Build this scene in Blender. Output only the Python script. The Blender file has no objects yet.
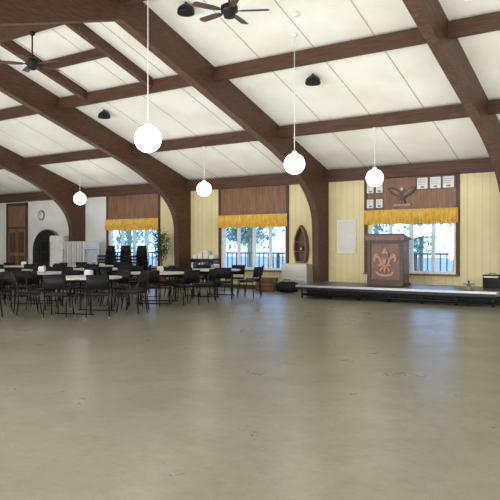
import bpy, bmesh, math, random
from mathutils import Vector, Matrix
random.seed(7)
S = bpy.context.scene
S.view_settings.view_transform = 'Standard'

# ---------------------------------------------------------------- materials
def newmat(name):
    m = bpy.data.materials.new(name); m.use_nodes = True
    nt = m.node_tree; b = nt.nodes['Principled BSDF']
    return m, nt, b
def noise_mat(name, c1, c2, scale=4, rough=.6, stretch=(1,1,1), bump=0, metal=0, detail=5, lo=.3, hi=.7, spec=.5, distort=0):
    m, nt, b = newmat(name)
    tc = nt.nodes.new('ShaderNodeTexCoord'); mp = nt.nodes.new('ShaderNodeMapping')
    mp.inputs['Scale'].default_value = stretch
    n = nt.nodes.new('ShaderNodeTexNoise'); n.inputs['Scale'].default_value = scale; n.inputs['Detail'].default_value = detail
    n.inputs['Distortion'].default_value = distort
    r = nt.nodes.new('ShaderNodeValToRGB')
    r.color_ramp.elements[0].position = lo; r.color_ramp.elements[1].position = hi
    r.color_ramp.elements[0].color = (*c1, 1); r.color_ramp.elements[1].color = (*c2, 1)
    L = nt.links.new
    L(tc.outputs['Object'], mp.inputs['Vector']); L(mp.outputs[0], n.inputs['Vector'])
    L(n.outputs['Fac'], r.inputs[0]); L(r.outputs[0], b.inputs['Base Color'])
    b.inputs['Roughness'].default_value = rough; b.inputs['Metallic'].default_value = metal
    b.inputs['Specular IOR Level'].default_value = spec
    if bump:
        bp = nt.nodes.new('ShaderNodeBump'); bp.inputs['Strength'].default_value = bump; bp.inputs['Distance'].default_value = .01
        L(n.outputs['Fac'], bp.inputs['Height']); L(bp.outputs[0], b.inputs['Normal'])
    return m
def plain(name, c, rough=.6, metal=0, spec=.5):
    return noise_mat(name, tuple(x*.9 for x in c), tuple(min(1,x*1.08) for x in c), 6, rough, metal=metal, spec=spec)
def emis(name, c, s):
    m, nt, b = newmat(name)
    b.inputs['Base Color'].default_value = (*c, 1)
    b.inputs['Emission Color'].default_value = (*c, 1); b.inputs['Emission Strength'].default_value = s
    return m

M = {}
M['glulam'] = noise_mat('glulam_wood', (.05,.024,.014), (.115,.057,.034), 3, .5, (3,1.2,14), .15, spec=.35)
M['glulam_h'] = noise_mat('purlin_wood', (.045,.021,.013), (.10,.05,.031), 3, .55, (.6,12,14), .1, spec=.35)
M['brownpanel'] = noise_mat('brown_panel_wood', (.15,.075,.038), (.26,.14,.08), 3, .5, (7,1,.6), .1)
M['darkwood'] = noise_mat('dark_wood', (.04,.02,.012), (.09,.045,.027), 4, .45, (1,6,6))
M['podium'] = noise_mat('podium_wood', (.10,.042,.028), (.19,.09,.06), 3, .4, (8,2,1), .05)
M['orange'] = noise_mat('light_carved_wood', (.36,.19,.12), (.5,.29,.19), 8, .5)
M['ceil'] = noise_mat('ceiling_board', (.78,.765,.69), (.87,.865,.81), .8, .85, bump=.03, detail=8, lo=.35, hi=.6)
M['batten'] = plain('seam_batten', (.5,.48,.4), .8)
M['white'] = plain('white_paint', (.8,.8,.77), .5)
M['whitewall'] = noise_mat('white_plaster', (.72,.73,.71), (.82,.83,.81), 1.5, .8)
M['black'] = plain('black_metal', (.009,.009,.01), .4, spec=.3)
M['blackpad'] = noise_mat('black_vinyl', (.008,.008,.009), (.016,.016,.018), 30, .6, spec=.2)
M['tabletop'] = noise_mat('table_laminate', (.6,.6,.56), (.72,.72,.68), 20, .35)
M['valance'] = noise_mat('gold_valance_fabric', (.62,.37,.05), (.85,.58,.13), 9, .9, (1,1,.6))
M['paper'] = plain('paper', (.78,.78,.74), .8)
M['ink'] = plain('print_ink', (.2,.22,.3), .8)
M['grey'] = plain('grey_metal', (.3,.3,.3), .4, .6)
M['fascia'] = plain('aluminium_edge', (.38,.4,.42), .35, .5)
M['leaf'] = noise_mat('leaf_green', (.02,.06,.02), (.07,.15,.06), 5, .5)
M['bark'] = noise_mat('bark', (.1,.06,.035), (.2,.13,.08), 20, .9)
M['deckwood'] = noise_mat('outdoor_deck_wood', (.16,.12,.10), (.26,.19,.16), 3, .8, (1,8,1))
M['snow'] = noise_mat('outdoor_ground', (.30,.36,.30), (.42,.48,.42), .3, .9)
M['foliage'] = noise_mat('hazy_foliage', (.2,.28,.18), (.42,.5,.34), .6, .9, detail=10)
M['carpet'] = noise_mat('stage_deck_surface', (.05,.05,.05), (.10,.10,.095), 30, .35)
M['terracotta'] = plain('terracotta', (.3,.12,.07), .8)
M['red'] = plain('red_cover', (.3,.03,.03), .6)
M['blue'] = plain('blue_cover', (.05,.1,.3), .6)
M['globe'] = emis('opal_glass_lit', (1,.97,.9), 8)
M['goldtrim'] = plain('brass', (.5,.36,.14), .35, .8)

# grooved yellow boards
m, nt, b = newmat('yellow_grooved_boards'); L = nt.links.new
tc = nt.nodes.new('ShaderNodeTexCoord'); sx = nt.nodes.new('ShaderNodeSeparateXYZ'); L(tc.outputs['Object'], sx.inputs[0])
mu = nt.nodes.new('ShaderNodeMath'); mu.operation = 'MULTIPLY'; mu.inputs[1].default_value = 1/.2; L(sx.outputs['X'], mu.inputs[0])
fr = nt.nodes.new('ShaderNodeMath'); fr.operation = 'FRACT'; L(mu.outputs[0], fr.inputs[0])
lt = nt.nodes.new('ShaderNodeMath'); lt.operation = 'GREATER_THAN'; lt.inputs[1].default_value = .05; L(fr.outputs[0], lt.inputs[0])
nz = nt.nodes.new('ShaderNodeTexNoise'); nz.inputs['Scale'].default_value = 2; nz.inputs['Detail'].default_value = 6; L(tc.outputs['Object'], nz.inputs['Vector'])
rp = nt.nodes.new('ShaderNodeValToRGB'); rp.color_ramp.elements[0].color = (.68,.59,.31,1); rp.color_ramp.elements[1].color = (.84,.76,.45,1); L(nz.outputs['Fac'], rp.inputs[0])
mx = nt.nodes.new('ShaderNodeMix'); mx.data_type = 'RGBA'; mx.inputs[6].default_value = (.55,.46,.23,1); L(lt.outputs[0], mx.inputs[0]); L(rp.outputs[0], mx.inputs[7])
L(mx.outputs[2], b.inputs['Base Color']); b.inputs['Roughness'].default_value = .6
bp = nt.nodes.new('ShaderNodeBump'); bp.inputs['Strength'].default_value = .3; bp.inputs['Distance'].default_value = .01; L(lt.outputs[0], bp.inputs['Height']); L(bp.outputs[0], b.inputs['Normal'])
M['yellow'] = m

# worn sealed concrete
m, nt, b = newmat('worn_sealed_concrete'); L = nt.links.new
tc = nt.nodes.new('ShaderNodeTexCoord')
def nz_(sc, det, ro, dist=0):
    n = nt.nodes.new('ShaderNodeTexNoise'); n.inputs['Scale'].default_value = sc; n.inputs['Detail'].default_value = det
    n.inputs['Roughness'].default_value = ro; n.inputs['Distortion'].default_value = dist; L(tc.outputs['Object'], n.inputs['Vector']); return n
n1 = nz_(.5,10,.65,.3); n2 = nz_(9,12,.8); n3 = nz_(1.4,12,.7,.2)
ad = nt.nodes.new('ShaderNodeMix'); ad.data_type = 'FLOAT'; ad.inputs[0].default_value = .5
L(n1.outputs['Fac'], ad.inputs[2]); L(n2.outputs['Fac'], ad.inputs[3])
rp = nt.nodes.new('ShaderNodeValToRGB'); e = rp.color_ramp.elements
e[0].position = .36; e[0].color = (.165,.155,.118,1); e[1].position = .64; e[1].color = (.275,.262,.205,1)
L(ad.outputs[0], rp.inputs[0])
sc = nt.nodes.new('ShaderNodeMapRange'); sc.inputs[1].default_value = .5; sc.inputs[2].default_value = .72; sc.inputs[3].default_value = 0; sc.inputs[4].default_value = .35
L(n3.outputs['Fac'], sc.inputs[0])
m2 = nt.nodes.new('ShaderNodeMix'); m2.data_type = 'RGBA'; L(sc.outputs[0], m2.inputs[0]); L(rp.outputs[0], m2.inputs[6]); m2.inputs[7].default_value = (.15,.135,.095,1)
L(m2.outputs[2], b.inputs['Base Color'])
mr = nt.nodes.new('ShaderNodeMapRange'); mr.inputs[1].default_value = .35; mr.inputs[2].default_value = .65; mr.inputs[3].default_value = .27; mr.inputs[4].default_value = .36
L(n3.outputs['Fac'], mr.inputs[0]); L(mr.outputs[0], b.inputs['Roughness'])
b.inputs['Specular IOR Level'].default_value = .42
bp = nt.nodes.new('ShaderNodeBump'); bp.inputs['Strength'].default_value = .06; bp.inputs['Distance'].default_value = .01
L(n2.outputs['Fac'], bp.inputs['Height']); L(bp.outputs[0], b.inputs['Normal'])
M['floor'] = m

# window glass
m, nt, b = newmat('window_glass'); L = nt.links.new
tr = nt.nodes.new('ShaderNodeBsdfTransparent'); tr.inputs[0].default_value = (.95,.97,1,1)
gl = nt.nodes.new('ShaderNodeBsdfGlossy'); gl.inputs['Roughness'].default_value = .05
ms = nt.nodes.new('ShaderNodeMixShader'); ms.inputs[0].default_value = .06
L(tr.outputs[0], ms.inputs[1]); L(gl.outputs[0], ms.inputs[2]); L(ms.outputs[0], nt.nodes['Material Output'].inputs[0])
M['glass'] = m

# ---------------------------------------------------------------- builder
class B:
    def __init__(s, name):
        s.name = name; s.bm = bmesh.new(); s.mats = []; s.X = Matrix.Identity(4)
    def mi(s, k):
        if k not in s.mats: s.mats.append(k)
        return s.mats.index(k)
    def faces(s, vs, fs, k, smooth=False):
        i = s.mi(k); V = [s.bm.verts.new(s.X @ Vector(v)) for v in vs]; out = []
        for f in fs:
            try:
                F = s.bm.faces.new([V[j] for j in f]); F.material_index = i; F.smooth = smooth; out.append(F)
            except ValueError: pass
        return out
    def box(s, a, c, k, R=None, bev=0):
        (x0,y0,z0),(x1,y1,z1) = a, c
        vs = [(x0,y0,z0),(x1,y0,z0),(x1,y1,z0),(x0,y1,z0),(x0,y0,z1),(x1,y0,z1),(x1,y1,z1),(x0,y1,z1)]
        if R is not None: vs = [tuple(R @ Vector(v)) for v in vs]
        F = s.faces(vs, [(3,2,1,0),(4,5,6,7),(0,1,5,4),(1,2,6,5),(2,3,7,6),(3,0,4,7)], k)
        if bev:
            es = list({e for f in F for e in f.edges})
            r = bmesh.ops.bevel(s.bm, geom=es, offset=bev, segments=2, affect='EDGES', profile=.6)
            for f in r['faces']: f.material_index = s.mi(k)
    def tube(s, pts, r, k, n=8, closed=False):
        pts = [Vector(p) for p in pts]; N = len(pts); vs = []; fs = []
        rr = r if isinstance(r, (list,tuple)) else [r]*N
        for i, p in enumerate(pts):
            a = pts[max(i-1,0)]; c = pts[min(i+1,N-1)]
            d = (c-a).normalized()
            u = d.cross(Vector((0,0,1)))
            if u.length < .05: u = d.cross(Vector((0,1,0)))
            u.normalize(); w = d.cross(u)
            for j in range(n):
                t = 2*math.pi*j/n; vs.append(tuple(p+u*math.cos(t)*rr[i]+w*math.sin(t)*rr[i]))
        for i in range(N-1):
            for j in range(n):
                fs.append((i*n+j, i*n+(j+1)%n, (i+1)*n+(j+1)%n, (i+1)*n+j))
        fs.append(tuple(range(n))[::-1]); fs.append(tuple(range((N-1)*n, N*n)))
        s.faces(vs, fs, k, True)
    def lathe(s, c, prof, k, n=24, smooth=True):
        vs = []; fs = []
        for (r,z) in prof:
            for j in range(n):
                t = 2*math.pi*j/n; vs.append((c[0]+r*math.cos(t), c[1]+r*math.sin(t), c[2]+z))
        for i in range(len(prof)-1):
            for j in range(n):
                fs.append((i*n+j, i*n+(j+1)%n, (i+1)*n+(j+1)%n, (i+1)*n+j))
        fs.append(tuple(range(n))[::-1]); fs.append(tuple(range((len(prof)-1)*n, len(prof)*n)))
        s.faces(vs, fs, k, smooth)
    def sphere(s, c, r, k, n=24, m=14):
        s.lathe(c, [(max(r*math.sin(math.pi*i/m), .002), -r*math.cos(math.pi*i/m)) for i in range(m+1)], k, n)
    def prism(s, poly, axis, a, c, k):
        n = len(poly)
        def P(p, t):
            return {'X':(t,p[0],p[1]), 'Y':(p[0],t,p[1]), 'Z':(p[0],p[1],t)}[axis]
        vs = [P(p,a) for p in poly]+[P(p,c) for p in poly]
        fs = [tuple(range(n)), tuple(range(2*n-1, n-1, -1))]+[(i,(i+1)%n,n+(i+1)%n,n+i)[::-1] for i in range(n)]
        s.faces(vs, fs, k)
    def mesh(s):
        bmesh.ops.recalc_face_normals(s.bm, faces=s.bm.faces)
        me = bpy.data.meshes.new(s.name); s.bm.to_mesh(me); s.bm.free()
        for k in s.mats: me.materials.append(M[k])
        return me
    def done(s, loc=(0,0,0), rz=0, parent=None):
        o = bpy.data.objects.new(s.name, s.mesh()); S.collection.objects.link(o)
        o.location = loc; o.rotation_euler = (0,0,rz)
        if parent: o.parent = parent
        return o
def inst(name, me, loc, rz=0):
    o = bpy.data.objects.new(name, me); S.collection.objects.link(o); o.location = loc; o.rotation_euler = (0,0,rz); return o

# ---------------------------------------------------------------- layout constants (metres)
YW = 17.9; YB = -0.9; XL = -26.2; XR = 7.2; SL = .32; ZE = 3.75; YR = 9.1; ZR = ZE+SL*(YW-YR)
ARCH = [-20.33,-14.83,-9.33,-3.83,1.67]
WIN = [-17.58,-12.05,-6.61]
def cz(y): return ZE+SL*(YW-y) if y >= YR else ZR-SL*(YR-y)
def PX(x, Y=YW):  # lateral position on a plane parallel with the window wall, from survey angle
    dx = x-250; return (-363+.827*dx)/(534+.563*dx)*Y

# floor
b = B('floor'); b.box((XL-.2,YB-.2,-.2),(XR+.2,YW+.25,0),'floor'); b.done()
# ceiling: two sloping slabs + seams
b = B('ceiling')
b.prism([(YW+.25,cz(YW+.25)),(YR,ZR),(YB-.25,cz(YB-.25)),(YB-.25,cz(YB-.25)+.25),(YR,ZR+.25),(YW+.25,cz(YW+.25)+.25)],'X',XL-.2,XR+.2,'ceil')
xs = []
for a in [-25.83]+ARCH:
    for k in range(1,4): xs.append(a+5.5*k/4)
for x in xs:
    if XL < x < XR:
        b.prism([(YW,ZE),(YR,ZR),(YR,ZR-.006),(YW,ZE-.006)],'X',x-.014,x+.014,'batten')
b.done()

# window wall
Z0, Z1 = .63, 2.32; HW = 1.31
b = B('wall_north')
edges = [XL]+[v for w in WIN for v in (w-HW,w+HW)]+[XR]
for i in range(0,len(edges),2):
    x0,x1 = edges[i],edges[i+1]
    if i == 0:
        b.box((x0,YW,0),(x1,YW+.2,ZE+.1),'whitewall')
    else: b.box((x0,YW,0),(x1,YW+.2,ZE+.1),'yellow')
for w in WIN:
    b.box((w-HW,YW,0),(w+HW,YW+.2,Z0),'yellow')
    b.box((w-HW,YW,Z1),(w+HW,YW+.2,ZE+.1),'brownpanel')
b.done()
for i,w in enumerate(WIN):
    b = B('trim_%d'%(i+1))
    b.box((w-HW-.04,YW-.03,2.42),(w+HW+.04,YW-.002,3.4),'brownpanel')
    for k in (-1,1): b.box((w+k*(HW+.05)-.05,YW-.04,Z0-.05),(w+k*(HW+.05)+.05,YW-.002,3.38),'glulam')
    b.box((w-HW-.1,YW-.1,Z0-.06),(w+HW+.1,YW-.002,Z0-.01),'brownpanel')
    b.done()
    b = B('window_%d'%(i+1))
    b.box((w-HW,YW+.04,Z0),(w+HW,YW+.16,Z0+.06),'white'); b.box((w-HW,YW+.04,Z1-.06),(w+HW,YW+.16,Z1),'white')
    n = 4
    for k in range(n+1):
        x = w-HW+.04+k*(2*HW-.08)/n; hw = .05 if k in (0,n,2) else .04
        b.box((x-hw,YW+.05,Z0+.06),(x+hw,YW+.15,Z1-.06),'white')
    b.box((w-HW+.08,YW+.095,Z0+.06),(w+HW-.08,YW+.1,Z1-.06),'glass')
    b.done()
    # gathered valance
    b = B('window_valance')
    N = 220; W = HW+.08; rows = [2.46,2.40,2.36,2.2,2.06]; amp = [.012,.018,.012,.035,.05]; vs=[]; fs=[]
    for r,z in enumerate(rows):
        for j in range(N+1):
            t = j/N; x = w-W+2*W*t
            ph = t*2*math.pi*26+.8*math.sin(t*31)
            zz = z-(.035*abs(math.sin(t*math.pi*5)) if r == 4 else 0)
            vs.append((x, YW-.11-amp[r]*math.sin(ph), zz))
    for r in range(4):
        for j in range(N): fs.append((r*(N+1)+j, r*(N+1)+j+1, (r+1)*(N+1)+j+1, (r+1)*(N+1)+j))
    b.faces(vs,fs,'valance',True)
    b.tube([(w-W,YW-.09,2.42),(w+W,YW-.09,2.42)],.012,'goldtrim')
    for k in (-1,1): b.box((w+k*(W-.05)-.01,YW-.1,2.4),(w+k*(W-.05)+.01,YW-.03,2.44),'goldtrim')
    b.done()
# eave beam
b = B('trim_4'); b.box((XL,YW-.22,3.38),(XR,YW-.0,3.74),'glulam_h'); b.done()
# other walls
b = B('wall_south')
SW = [-17.6,-12.1,-6.6,-1.1,4.4]  # south windows are out of view, added to bring light into the hall
ed = [XL]+[v for w in SW for v in (w-1.5,w+1.5)]+[XR]
for i in range(0,len(ed),2): b.box((ed[i],YB-.2,0),(ed[i+1],YB,cz(YB)+.1),'yellow')
for w in SW:
    b.box((w-1.5,YB-.2,0),(w+1.5,YB,.7),'yellow'); b.box((w-1.5,YB-.2,2.7),(w+1.5,YB,cz(YB)+.1),'brownpanel')
b.done()
for i,w in enumerate(SW):
    b = B('window_%d'%(i+4))
    b.box((w-1.5,YB-.16,.7),(w+1.5,YB-.04,.76),'white'); b.box((w-1.5,YB-.16,2.64),(w+1.5,YB-.04,2.7),'white')
    for k in range(5):
        x = w-1.46+k*2.92/4; b.box((x-.04,YB-.15,.76),(x+.04,YB-.05,2.64),'white')
    b.done()
gable = [(YB,0),(YW,0),(YW,cz(YW)),(YR,ZR),(YB,cz(YB))]
b = B('wall_west'); b.prism(gable,'X',XL-.2,XL,'whitewall'); b.done()
b = B('wall_east'); b.prism(gable,'X',XR,XR+.2,'whitewall'); b.done()
for nm,y0,y1 in (('baseboard_north',YW-.03,YW),('baseboard_south',YB,YB+.03)):
    b = B(nm); b.box((XL,y0,0),(XR,y1,.12),'darkwood'); b.done()

# arches
def bez(p0,p1,p2,n):
    return [tuple((1-t)**2*a+2*t*(1-t)*q+t*t*c for a,q,c in zip(p0,p1,p2)) for t in [i/n for i in range(n+1)]]
DEP=.72
inner = [(17.28,0)] + bez((17.22,2.1),(17.1,cz(17.1)-DEP+.1),(14.0,cz(14.0)-DEP),16) + [(YR,ZR-DEP)]
half = inner+[(YR,ZR-.003),(YW-.003,ZE-.003),(YW-.003,0)]
for x in ARCH:
    b = B('glulam_arch')
    b.prism(half,'X',x-.11,x+.11,'glulam')
    mir = [(max(2*YR-y,YB+.003),z) for y,z in half]
    b.prism(mir,'X',x-.11,x+.11,'glulam')
    for d in (.18,.36,.54):
        pl = [(YR,ZR-DEP+d),(14.0,cz(14.0)-DEP+d),(14.0,cz(14.0)-DEP+d-.006),(YR,ZR-DEP+d-.006)]
        b.prism(pl,'X',x-.112,x+.112,'darkwood')
    b.done()
# purlins (run between the arches)
seg = [XL]+ARCH+[XR]
for y in (15.0,12.1,YR,6.2,3.2):
    b = B('purlin_beam'); zc = cz(y)
    h = .33 if y != YR else .45
    for i in range(len(seg)-1):
        b.box((seg[i]+(.112 if i else 0),y-.07,zc-h),(seg[i+1]-(.112 if i<len(seg)-2 else 0),y+.07,zc-.03),'glulam_h')
    b.done()
b = B('ceiling_frame')
for x in (-11.2,-13.6):
    b.prism([(YR+.08,cz(YR+.08)-.003),(12.02,cz(12.02)-.003),(12.02,cz(12.02)-.25),(YR+.08,cz(YR+.08)-.25)],'X',x-.07,x+.07,'glulam')
b.box((-13.6,10.55,cz(10.6)-.24),(-11.2,10.68,cz(10.68)-.004),'glulam_h')
b.done()

# ---------------------------------------------------------------- pendants, fans, speakers
def pendant(x,y,z=3.09):
    b = B('globe_pendant_light'); top = cz(y)
    if abs(y-15)<.1 or abs(y-12.1)<.1: top -= .34
    b.sphere((0,0,0),.215,'globe',28,16)
    b.lathe((0,0,0),[(.05,.2),(.055,.25),(.02,.28)],'white',16)
    b.tube([(0,0,.27),(0,0,top-z-.05)],.008,'white',6)
    b.lathe((0,0,top-z-.06),[(.03,0),(.06,.03),(.06,.06)],'white',16)
    b.done((x,y,z))
for p in [(-7.15,7.62),(-6.75,11.57),(-6.45,15.0),(-11.83,15.0),(-17.8,15.5),
          (-1.1,4),(-1.1,8.5),(-1.1,13),(4.4,4),(4.4,9),(4.4,14),(-6.6,3),(-12.1,3),(-18,3),(-23,6)]:  # globes on this line are unseen, added to help light the hall
    pendant(*p)
def fan(x,y,z,rot):
    b = B('ceiling_fan'); top = cz(y)-.45-z
    b.tube([(0,0,.1),(0,0,top)],.018,'black',8)
    b.lathe((0,0,top-.08),[(.03,0),(.07,.05),(.07,.08)],'black',16)
    b.lathe((0,0,0),[(.04,-.14),(.09,-.12),(.11,-.04),(.15,-.02),(.15,.08),(.08,.12),(.03,.14)],'black',24)
    for k in range(5):
        R = Matrix.Rotation(rot+k*2*math.pi/5,4,'Z') @ Matrix.Rotation(math.radians(10),4,'X')
        b.X = R
        b.box((.12,-.02,-.015),(.24,.02,-.005),'black')
        b.prism([(.2,-.05),(.35,-.07),(.66,-.075),(.7,-.04),(.7,.04),(.66,.075),(.35,.07),(.2,.05)],'Z',-.012,-.003,'darkwood')
        b.X = Matrix.Identity(4)
    b.done((x,y,z))
fan(-6.62,YR,5.48,.5); fan(-12.0,YR,5.42,.2)
for x,y in ((-7.1,13.0),(-8.35,10.0),(-13.9,13.0)):
    b = B('ceiling_speaker'); z = cz(y)
    b.lathe((0,0,0),[(.17,-.2),(.18,-.17),(.16,-.08),(.08,-.02),(.05,.0)],'black',24)
    b.lathe((0,0,0),[(.15,-.205),(.15,-.2)],'blackpad',24)
    b.tube([(0,0,-.01),(0,0,.1)],.03,'black',8)
    b.done((x,y,z-.03))
b = B('smoke_detector'); b.lathe((0,0,0),[(.05,-.05),(.09,-.03),(.1,.02)],'white',20); b.done((-6.4,11.0,cz(11.0)-.01))

# ---------------------------------------------------------------- stage
SX0,SX1,SY0,SY1,SZ = -8.8,-3.6,15.2,17.2,.35
b = B('portable_stage')
b.box((SX0,SY0,SZ-.07),(SX1,SY1,SZ),'carpet')
b.box((SX0-.02,SY0-.02,SZ-.05),(SX1+.02,SY0,SZ+.005),'fascia'); 
b.box((SX0-.02,SY0-.015,SZ-.12),(SX1+.02,SY0,SZ-.05),'black'); 
b.box((SX0-.02,SY0,SZ-.1),(SX0,SY1,SZ+.005),'fascia'); b.box((SX1,SY0,SZ-.1),(SX1+.02,SY1,SZ+.005),'fascia')
for k in range(1,3):
    x = SX0+k*(SX1-SX0)/3; b.box((x-.015,SY0,SZ),(x+.015,SY1,SZ+.003),'grey')
for k in range(7):
    x = SX0+.1+k*(SX1-SX0-.2)/6
    for y in (SY0+.12,(SY0+SY1)/2,SY1-.12):
        b.tube([(x,y,0),(x,y,SZ-.07)],.025,'black',8)
    b.tube([(x,SY0+.12,.1),(x,SY1-.12,.1)],.015,'black',6)
b.tube([(SX0+.1,SY0+.12,.09),(SX1-.1,SY0+.12,.09)],.03,'black',6)
b.box((SX0+.05,SY0+.5,0.01),(SX1-.05,SY0+.53,SZ-.07),'blackpad')
b.done()

# podium (local: front faces -Y)
b = B('podium'); w=.5
b.box((-w,0,0),(w,.55,.08),'darkwood')
b.box((-w+.03,.03,.08),(w-.03,.52,1.2),'podium')
for k in (-1,1):
    b.box((k*(w-.05)-.05,.0,.08),(k*(w-.05)+.05,.06,1.2),'darkwood')
b.box((-w+.1,.01,.08),(w-.1,.05,.16),'darkwood'); b.box((-w+.1,.01,1.1),(w-.1,.05,1.2),'darkwood')
b.prism([(-.05,1.2),(.6,1.2),(.6,1.24),(-.05,1.34)],'X',-w-.04,w+.04,'podium')
b.prism([(-.06,1.32),(-.02,1.32),(-.02,1.37),(-.06,1.37)],'X',-w-.04,w+.04,'darkwood')
def mirror_poly(p): return p+[(-x,z) for x,z in reversed(p) if abs(x)>1e-6]
cx = .62
petal = mirror_poly([(0,.4),(.06,.3),(.11,.19),(.1,.08),(.05,0),(.04,-.06),(0,-.06)])
b.prism([(x,z+cx) for x,z in petal],'Y',-.005,.03,'orange')
b.prism([(-.07,cx+.1),(.07,cx+.1),(.07,cx+.0),(.0,cx-.09),(-.07,cx+.0)],'Y',-.03,-.005,'podium')
b.prism([(-.055,cx+.085),(.055,cx+.085),(.055,cx+.005),(.0,cx-.068),(-.055,cx+.005)],'Y',-.036,-.03,'orange')
b.prism([(x,z+cx+.17) for x,z in mirror_poly([(0,.06),(.02,.05),(.03,.02),(.1,.06),(.13,.03),(.1,-.03),(.04,-.05),(0,-.07)])],'Y',-.03,-.005,'podium')
for k in (-1,1):
    side = [(.05,-.05),(.07,.02),(.12,.1),(.16,.2),(.24,.23),(.31,.18),(.33,.09),(.29,.01),(.25,.02),(.26,.08),(.22,.12),(.18,.09),(.15,.02),(.12,-.05)]
    b.prism([(k*x,z+cx) for x,z in side],'Y',-.003,.03,'orange')
    st = []
    for i in range(10):
        a = math.pi/2+i*math.pi/5; r=.035 if i%2==0 else .015
        st.append((k*.2+r*math.cos(a), cx+.175+r*math.sin(a)))
    b.prism(st,'Y',-.012,-.003,'podium')
b.box((-.17,-.012,cx-.1),(.17,.03,cx-.05),'orange')
for k in (-1,1): b.prism([(0,cx-.33),(k*.17,cx-.3),(k*.24,cx-.23),(k*.27,cx-.25),(k*.2,cx-.35),(0,cx-.38)],'Y',-.003,.03,'orange')
for k in (-1,0,1):
    b.prism([(k*.03-.025,cx-.1),(k*.03+.025,cx-.1),(k*.12+.035,cx-.2),(k*.12,cx-.25-.05*(k==0)),(k*.12-.035,cx-.2)],'Y',-.004,.03,'orange')
b.done((-6.62,16.05,SZ+.006))

b = B('guitar_amplifier'); b.box((-.2,-.15,0.01),(.2,.15,.34),'blackpad',bev=.02); b.box((-.17,-.156,.04),(.17,-.15,.24),'blackpad'); b.box((-.17,-.157,.27),(.17,-.15,.31),'grey')
b.tube([(-.08,0,.34),(-.08,0,.37),(.08,0,.37),(.08,0,.34)],.01,'black',6); b.done((-4.0,16.5,SZ+.004))
b = B('extension_cord_reel'); b.lathe((0,0,0),[(.14,0),(.14,.02),(.05,.03),(.05,.12),(.14,.13),(.14,.15)],'grey',20); b.tube([(0,0,.15),(0,0,.22)],.02,'black'); b.done((-4.35,15.7,SZ+.004))

# ---------------------------------------------------------------- wall items
def frame_pic(name,x,z,w,h,fm='darkwood',im='paper',n=0):
    b = B(name); t=.022
    b.box((-w/2,-.02,-h/2),(w/2,0,h/2),im)
    for k in (-1,1):
        b.box((k*(w/2-t/2)-t/2,-.035,-h/2),(k*(w/2-t/2)+t/2,-.0205,h/2),fm)
        b.box((-w/2+t,-.035,k*(h/2-t/2)-t/2),(w/2-t,-.0205,k*(h/2-t/2)+t/2),fm)
    b.box((-.05,-.024,-h/2+.05),(.05,-.0205,-h/2+.1),'ink')
    for i in range(n): b.box((-w/2+.06,-.023,h/2-.08-i*.06),(w/2-.06-(i%3)*.03,-.0205,h/2-.09-i*.06),'ink')
    b.done((x,YW-.034,z))
for px in (423,436,449): frame_pic('framed_certificate',PX(px),3.18,.36,.36,n=3)
for px in (371,380): frame_pic('framed_certificate',PX(px),3.12,.26,.34,n=3)
for px in (371,380): frame_pic('framed_certificate',PX(px),2.66,.26,.3,n=2)
b = B('carved_eagle_plaque')
eag = [(0,.17),(.05,.13),(.15,.17),(.3,.25),(.42,.23),(.41,.17),(.37,.16),(.38,.11),(.33,.1),(.33,.05),(.27,.05),(.25,.0),(.18,.0),(.12,-.05),(.07,-.07),(.07,-.12),(.11,-.22),(0,-.25)]
b.prism(mirror_poly(eag),'Y',-.06,0,'darkwood')
b.sphere((0,-.06,.18),.05,'paper',12,8); b.tube([(0,-.1,.18),(0.02,-.15,.15)],[.02,.004],'orange',6)
b.box((-.26,-.05,-.3),(.26,0,-.24),'orange')
for k in (-1,1):
    for (z1,z2,xe) in ((.21,.08,.38),(.16,.04,.33),(.1,.0,.27)):
        b.tube([(k*xe,-.062,z1),(k*xe*.55,-.066,(z1+z2)/2),(k*.06,-.062,z2)],[.004,.01,.006],'orange',6)
    b.tube([(k*.04,-.06,-.15),(k*.05,-.08,-.23)],[.02,.012],'orange',6)
b.done((PX(403),YW-.04,2.86))
b = B('notice_board'); b.box((-.31,-.04,-.5),(.31,0,.5),'white'); b.box((-.28,-.045,-.47),(.28,-.04,.47),'tabletop'); b.done((PX(347),YW-.003,1.7))
# canoe shaped shelf
b = B('canoe_shelf')
def can(s):
    pr = [(.16*s,0),(.22*s,.25*s),(.235*s,.5*s),(.2*s,.8*s),(.12*s,1.02*s),(0,1.2*s)]
    return pr+[(-x,z) for x,z in reversed(pr[:-1])]
b.prism(can(1),'Y',-.03,0,'darkwood')
o = can(1); q = [(x*.82,.05+z*.9) for x,z in o]
for i in range(len(o)):
    j=(i+1)%len(o)
    b.faces([(o[i][0],-.2,o[i][1]),(o[j][0],-.2,o[j][1]),(q[j][0],-.2,q[j][1]),(q[i][0],-.2,q[i][1]),
             (o[i][0],-.03,o[i][1]),(o[j][0],-.03,o[j][1]),(q[j][0],-.03,q[j][1]),(q[i][0],-.03,q[i][1])],
            [(0,1,2,3),(0,1,5,4),(3,2,6,7)],'brownpanel')
for z in (.35,.65): b.box((-.19,-.18,z),(.19,-.03,z+.02),'brownpanel')
b.lathe((0,-.1,.37),[(.04,0),(.06,.08),(.03,.15)],'goldtrim',12)
b.done((PX(303),YW-.003,.88))
b = B('wall_heater'); b.box((-.45,-.35,.05),(.45,0,.85),'tabletop',bev=.015); b.box((-.42,-.33,0),(.42,-.02,.05),'grey')
for k in range(7): b.box((-.38,-.355,.14+k*.03),(.38,-.35,.152+k*.03),'grey')
b.box((-.4,-.355,.45),(.4,-.35,.457),'grey'); b.box((-.4,-.3,.85),(.4,-.08,.857),'grey'); b.done((PX(300),YW-.035,0))
b = B('wooden_crate'); 
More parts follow.
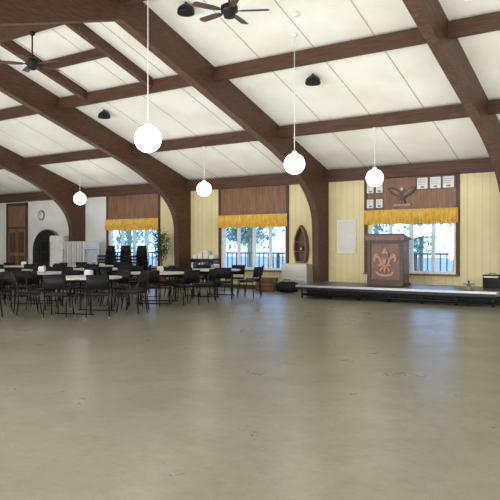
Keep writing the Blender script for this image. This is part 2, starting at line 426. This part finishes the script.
for k in range(3):
    z=.02+k*.14
    b.box((-.3,-.2,z),(.3,-.18,z+.11),'brownpanel'); b.box((-.3,.18,z),(.3,.2,z+.11),'brownpanel')
    b.box((-.3,-.18,z),(-.28,.18,z+.11),'brownpanel'); b.box((.28,-.18,z),(.3,.18,z+.11),'brownpanel')
for x in (-.27,.27):
    for y in (-.17,.17): b.box((x-.02,y-.02,0),(x+.02,y+.02,.42),'darkwood')
b.box((-.28,-.18,.0),(.28,.18,.02),'darkwood'); b.box((-.2,-.14,.02),(.18,.12,.4),'red'); b.done((PX(267,17.2),17.2,0),.1)
b = B('duffel_bag')
b.tube([(-.34,0,.16),(-.32,0,.165),(-.2,0,.18),(0,0,.17),(.2,0,.18),(.32,0,.165),(.34,0,.16)],[.05,.13,.165,.165,.165,.13,.05],'blackpad',16)
b.tube([(-.12,-.1,.28),(-.1,-.04,.4),(.1,-.04,.4),(.12,-.1,.28)],.012,'black',6); b.done((PX(289,16.8),16.7,0),.2)

# ---------------------------------------------------------------- chairs and tables
def chair_geo(b, dz=0, dy=0):
    b.X = Matrix.Translation((0,dy,dz))
    w=.22
    for k in (-1,1):
        b.tube([(k*w,.24,0),(k*w*.95,.2,.3),(k*w*.95,.19,.44),(k*w*.95,.22,.6),(k*w*.9,.27,.83)],.0135,'black',6)
        b.tube([(k*w,-.25,0),(k*w*.95,-.2,.3),(k*w*.95,-.19,.42),(k*w*.95,-.1,.435),(k*w*.95,.2,.43)],.0135,'black',6)
        b.lathe((k*w,.24,0),[(.017,0),(.017,.03)],'grey',8); b.lathe((k*w,-.25,0),[(.017,0),(.017,.03)],'grey',8)
    b.tube([(-w*.95,-.19,.41),(w*.95,-.19,.41)],.01,'black',6)
    b.tube([(-w*.95,.205,.25),(w*.95,.205,.25)],.008,'black',6)
    b.box((-.22,-.22,.435),(.22,.2,.48),'blackpad',bev=.015)
    vs=[];fs=[];n=8
    for i in range(n+1):
        t=i/n*2-1; x=t*.215; off=.03*(1-t*t)
        for (z,y) in ((.56,.215),(.84,.275)):
            vs.append((x,y+off-.02,z)); vs.append((x,y+off+.015,z))
    for i in range(n):
        a=i*4; c=a+4
        fs += [(a,c,c+2,a+2),(a+1,a+3,c+3,c+1),(a,a+1,c+1,c),(a+2,c+2,c+3,a+3)]
    fs += [(0,2,3,1),(n*4,n*4+1,n*4+3,n*4+2)]
    b.faces(vs,fs,'blackpad',True)
    b.X = Matrix.Identity(4)
cb = B('dining_chair'); chair_geo(cb); chair_me = cb.mesh()
tb = B('round_folding_table')
tb.lathe((0,0,0),[(.74,.71),(.76,.72),(.76,.745),(.745,.75)],'tabletop',40,False)
tb.lathe((0,0,0),[(.70,.68),(.70,.709)],'black',32)
for k in (-1,1):
    tb.tube([(-.38,k*.42,.68),(-.38,k*.42,.03),(-.38,k*.42,.015)],.018,'black',8); tb.tube([(.38,k*.42,.68),(.38,k*.42,.015)],.018,'black',8)
    tb.tube([(-.45,k*.42,.012),(.45,k*.42,.012)],.012,'black',8); tb.tube([(-.38,k*.42,.4),(.38,k*.42,.4)],.012,'black',6)
    tb.tube([(0,k*.42,.4),(0,k*.05,.68)],.01,'black',6)
table_me = tb.mesh()
nb = B('napkin_holder'); nb.box((-.08,-.05,0),(.08,.05,.01),'grey'); nb.box((-.08,-.05,0),(.08,-.04,.12),'grey'); nb.box((-.08,.04,0),(.08,.05,.12),'grey'); nb.box((-.07,-.038,.01),(.07,.038,.14),'paper'); nap_me = nb.mesh()
TABLES = [(-10.45,9.25,8,.3),(-11.1,14.5,8,.1),(-10.9,11.95,8,.55),(-14.3,13.2,8,.2),(-18.6,13.7,8,.4),(-16.9,15.3,7,.0),(-12.05,7.15,9,.15),(-13.3,10.3,8,.6),(-15.6,10.9,8,.3),(-19.0,10.7,7,.2)]
placed = []
for (x,y,n,ph) in TABLES:
    inst('round_folding_table',table_me,(x,y,0),ph)
    if random.random()<.7: inst('napkin_holder',nap_me,(x+.1,y,.752),random.random())
    for k in range(n):
        a = ph+2*math.pi*k/n+random.uniform(-.06,.06); r = 1.1+random.uniform(-.04,.16)
        cxp,cyp = x+r*math.cos(a), y+r*math.sin(a)
        if any((cxp-p)**2+(cyp-q)**2 < .34 for p,q in placed): continue
        if any((cxp-t[0])**2+(cyp-t[1])**2 < .98**2 for t in TABLES if t[:2] != (x,y)): continue
        placed.append((cxp,cyp))
        inst('dining_chair',chair_me,(cxp,cyp,0),a-math.pi/2+random.uniform(-.3,.3))
for x in (-18.1,-17.3,-16.5):
    b = B('stacked_chairs')
    for k in range(6): chair_geo(b,k*.12,k*-.02)
    b.done((x,17.1,0),random.uniform(-.1,.1))

# ---------------------------------------------------------------- background furniture
b = B('bookshelf')
W=.55
for z in (0.04,.5,.95,): b.box((-W,-.35,z),(W,0,z+.03),'darkwood')
for x in (-W,W-.03): b.box((x,-.35,0),(x+.03,0,.98),'darkwood')
b.box((-W,-.02,0),(W,0,.98),'darkwood')
for lv in (.07,.53):
    x=-W+.05
    while x<W-.1:
        t=random.uniform(.02,.05); h=random.uniform(.22,.36)
        b.box((x,-.3,lv),(x+t,-.08,lv+h),random.choice(['paper','darkwood','blue','tabletop','grey'])); x+=t+.004
for k in range(4): b.box((-.45+k*.24,-.25,.98),(-.27+k*.24,-.1,1.1+.08*(k%3)),random.choice(['paper','white']))
b.done((-13.95,YW-.04,0))
b = B('potted_ficus_tree')
b.lathe((0,0,0),[(.13,0),(.18,.3),(.19,.32),(.17,.33)],'terracotta',20)
b.tube([(0,0,.3),(.02,.01,.8),(-.02,0,1.3),(0,0,1.8)],[.03,.025,.02,.01],'bark',8)
for k in range(9):
    a=k*2.4; z=.9+k*.1; b.tube([(0,0,z),(.2*math.cos(a),.2*math.sin(a),z+.2),(.3*math.cos(a),.3*math.sin(a),z+.3)],[.012,.008,.004],'bark',5)
for k in range(750):
    th=random.uniform(0,6.28); u=random.uniform(-1,1); r=random.uniform(.4,1)
    c=Vector((.33*r*math.cos(th)*math.sqrt(1-u*u), .33*r*math.sin(th)*math.sqrt(1-u*u), 1.45+.65*r*u))
    d=Vector((random.uniform(-1,1),random.uniform(-1,1),random.uniform(-1,.3))).normalized(); e2=d.cross(Vector((random.random(),random.random(),1))).normalized()
    b.faces([tuple(c),tuple(c+d*.05+e2*.022),tuple(c+d*.11),tuple(c+d*.05-e2*.022)],[(0,1,2,3)],'leaf')
b.done((-15.5,17.2,0))
b = B('folding_table_cart')
b.box((-.65,-.4,.12),(.65,.4,.16),'black')
for x in (-.55,.55):
    for y in (-.33,.33): b.lathe((x,y,0),[(.05,0),(.06,.05),(.05,.11)],'black',12)
for x in (-.62,.62): b.tube([(x,-.35,.16),(x,-.35,1.3),(x,.35,1.3),(x,.35,.16)],.02,'grey',8)
for k in range(8): b.box((-.55+k*.15,-.38,.17),(-.51+k*.15,.38,1.6),'white' if k%2 else 'tabletop')
b.done((-19.3,16.9,0))
b = B('refrigerator'); b.box((-.4,-.35,.06),(.4,.35,1.85),'white',bev=.02); b.box((-.36,-.32,0),(.36,.32,.06),'black')
b.box((-.385,-.39,.1),(.385,-.355,1.2),'white',bev=.012); b.box((-.385,-.39,1.22),(.385,-.355,1.82),'white',bev=.012)
b.tube([(-.32,-.39,.8),(-.32,-.43,.82),(-.32,-.43,1.13),(-.32,-.39,1.15)],.012,'grey',6); b.tube([(-.32,-.39,1.27),(-.32,-.43,1.29),(-.32,-.43,1.55),(-.32,-.39,1.57)],.012,'grey',6)
b.done((-21.05,17.48,0))
b = B('arched_fireplace')
def archp(w,h,n=16): 
    return [(-w,0)]+[(-w*math.cos(math.pi*i/n), h-w+w*math.sin(math.pi*i/n)) for i in range(n+1)]+[(w,0)]
b.prism(archp(.92,2.15),'Y',-.12,0,'grey'); b.prism(archp(.89,2.12),'Y',-.15,-.001,'black')
for k in range(-2,3): b.tube([(k*.22,-.17,.1),(k*.22,-.17,1.6)],.012,'black',6)
b.tube([(-.6,-.17,.12),(.6,-.17,.12)],.015,'black',6); b.tube([(-.6,-.17,1.2),(.6,-.17,1.2)],.015,'black',6)
b.box((-.95,-.3,0),(.95,0,.08),'grey'); b.done((PX(50),YW-.035,0))
b = B('wall_clock'); b.X = Matrix.Rotation(math.pi/2,4,'X'); b.lathe((0,0,0),[(.2,0),(.22,.02),(.2,.04)],'darkwood',24); b.lathe((0,0,.04),[(.18,0),(.18,.003)],'paper',24)
b.box((-.006,0,.045),(.006,.12,.05),'black'); b.box((0,-.006,.045),(.09,.006,.05),'black'); b.X=Matrix.Identity(4); b.done((PX(42),YW-.003,2.75))
b = B('door_1')
x0,x1 = PX(9),PX(27)
b.box((x0-.1,YW-.06,0),(x0,YW-.003,3.3),'glulam'); b.box((x1,YW-.06,0),(x1+.1,YW-.003,3.3),'glulam'); b.box((x0-.1,YW-.06,3.2),(x1+.1,YW-.003,3.34),'glulam')
b.box((x0,YW-.03,.01),(x1,YW-.003,2.2),'brownpanel'); b.box((x0,YW-.035,2.2),(x1,YW-.003,2.28),'darkwood'); b.box((x0,YW-.03,2.28),(x1,YW-.003,3.2),'brownpanel')
xm=(x0+x1)/2; b.box((xm-.01,YW-.035,.01),(xm+.01,YW-.03,2.2),'black')
for k in (-1,1):
    for (za,zb) in ((.2,1.0),(1.15,2.05)): b.box((xm+k*.3-.2,YW-.04,za),(xm+k*.3+.2,YW-.03,zb),'darkwood')
    b.tube([(xm+k*.07,YW-.03,1.0),(xm+k*.07,YW-.08,1.0),(xm+k*.07,YW-.08,1.12),(xm+k*.07,YW-.03,1.12)],.01,'goldtrim',6)
b.done()

# ---------------------------------------------------------------- outdoors
b = B('outdoor_ground'); b.box((-120,YW+.26,-1.0),(60,140,-.8),'snow'); b.done()
b = B('deck'); b.box((-26,YW+.26,-.1),(7,21.5,.1),'deckwood')
for y in (18.5,21.2):
    for k in range(12): b.box((-26+k*2.9,y,-.8),(-25.9+k*2.9,y+.1,-.1),'deckwood')
b.done()
b = B('deck_railing')
for k in range(19):
    x=-26+k*1.83; b.box((x-.05,21.3,.1),(x+.05,21.4,1.15),'deckwood')
b.box((-26,21.28,1.12),(7,21.42,1.18),'deckwood'); b.box((-26,21.32,.3),(7,21.38,.38),'deckwood')
for k in range(150):
    x=-25.9+k*.219; b.box((x-.015,21.33,.38),(x+.015,21.37,1.12),'deckwood')
b.done()
for k in range(16):
    b = B('tree'); h=random.uniform(4,6)
    b.tube([(0,0,-.8),(.1,0,h*.5),(0,.1,h)],[.2,.14,.05],'foliage',8)
    for i in range(16):
        a=random.uniform(0,6.28); r=random.uniform(.3,1.8); z=h*random.uniform(.3,1.0)
        b.tube([(0,0,z*.8),(r*.6*math.cos(a),r*.6*math.sin(a),z),(r*1.3*math.cos(a),r*1.3*math.sin(a),z+.5)],[.06,.04,.015],'foliage',5)
        for j in range(40):
            c=Vector((r*math.cos(a)+random.gauss(0,.45),r*math.sin(a)+random.gauss(0,.45),z+.3+random.gauss(0,.4)))
            d=Vector((random.uniform(-1,1),random.uniform(-1,1),random.uniform(-1,1))).normalized()*.22; e2=d.cross(Vector((.3,.2,1))).normalized()*.09
            b.faces([tuple(c-d),tuple(c+e2),tuple(c+d),tuple(c-e2)],[(0,1,2,3)],'foliage')
    b.done((-62+k*4.0+random.uniform(-1.5,1.5),38+random.uniform(-4,12),0))

# ---------------------------------------------------------------- world, lights
w = bpy.data.worlds.new('World'); S.world = w; w.use_nodes = True
bg = w.node_tree.nodes['Background']; bg.inputs[0].default_value = (.38,.58,1,1); bg.inputs[1].default_value = 3.2
def area(name,loc,rot,sx,sy,p,c=(1,1,1)):
    l = bpy.data.lights.new(name,'AREA'); l.shape='RECTANGLE'; l.size=sx; l.size_y=sy; l.energy=p; l.color=c
    o = bpy.data.objects.new(name,l); S.collection.objects.link(o); o.location=loc; o.rotation_euler=rot
for i,x in enumerate(SW):
    area('window_daylight',(x,YB-.22,1.7),(math.radians(100),0,0),3.0,2.0,500,(1,.98,.93))  # added fill lamps behind the south openings, out of view
for x in (-20,-12,-4,3.2):
    area('ceiling_uplight',(x,9.0,2.2),(math.pi,0,0),7.5,16,225,(1,.98,.94))  # upward fill lamps without fixtures, added to brighten the ceiling

cam = bpy.data.cameras.new('camera'); co = bpy.data.objects.new('camera',cam); S.collection.objects.link(co)
cam.sensor_width = 36; cam.lens = 646/500*36; cam.shift_y = -.004; cam.clip_end = 300
co.location = (0,0,1.35); co.rotation_euler = (math.pi/2,0,math.atan2(.562,.827)); S.camera = co
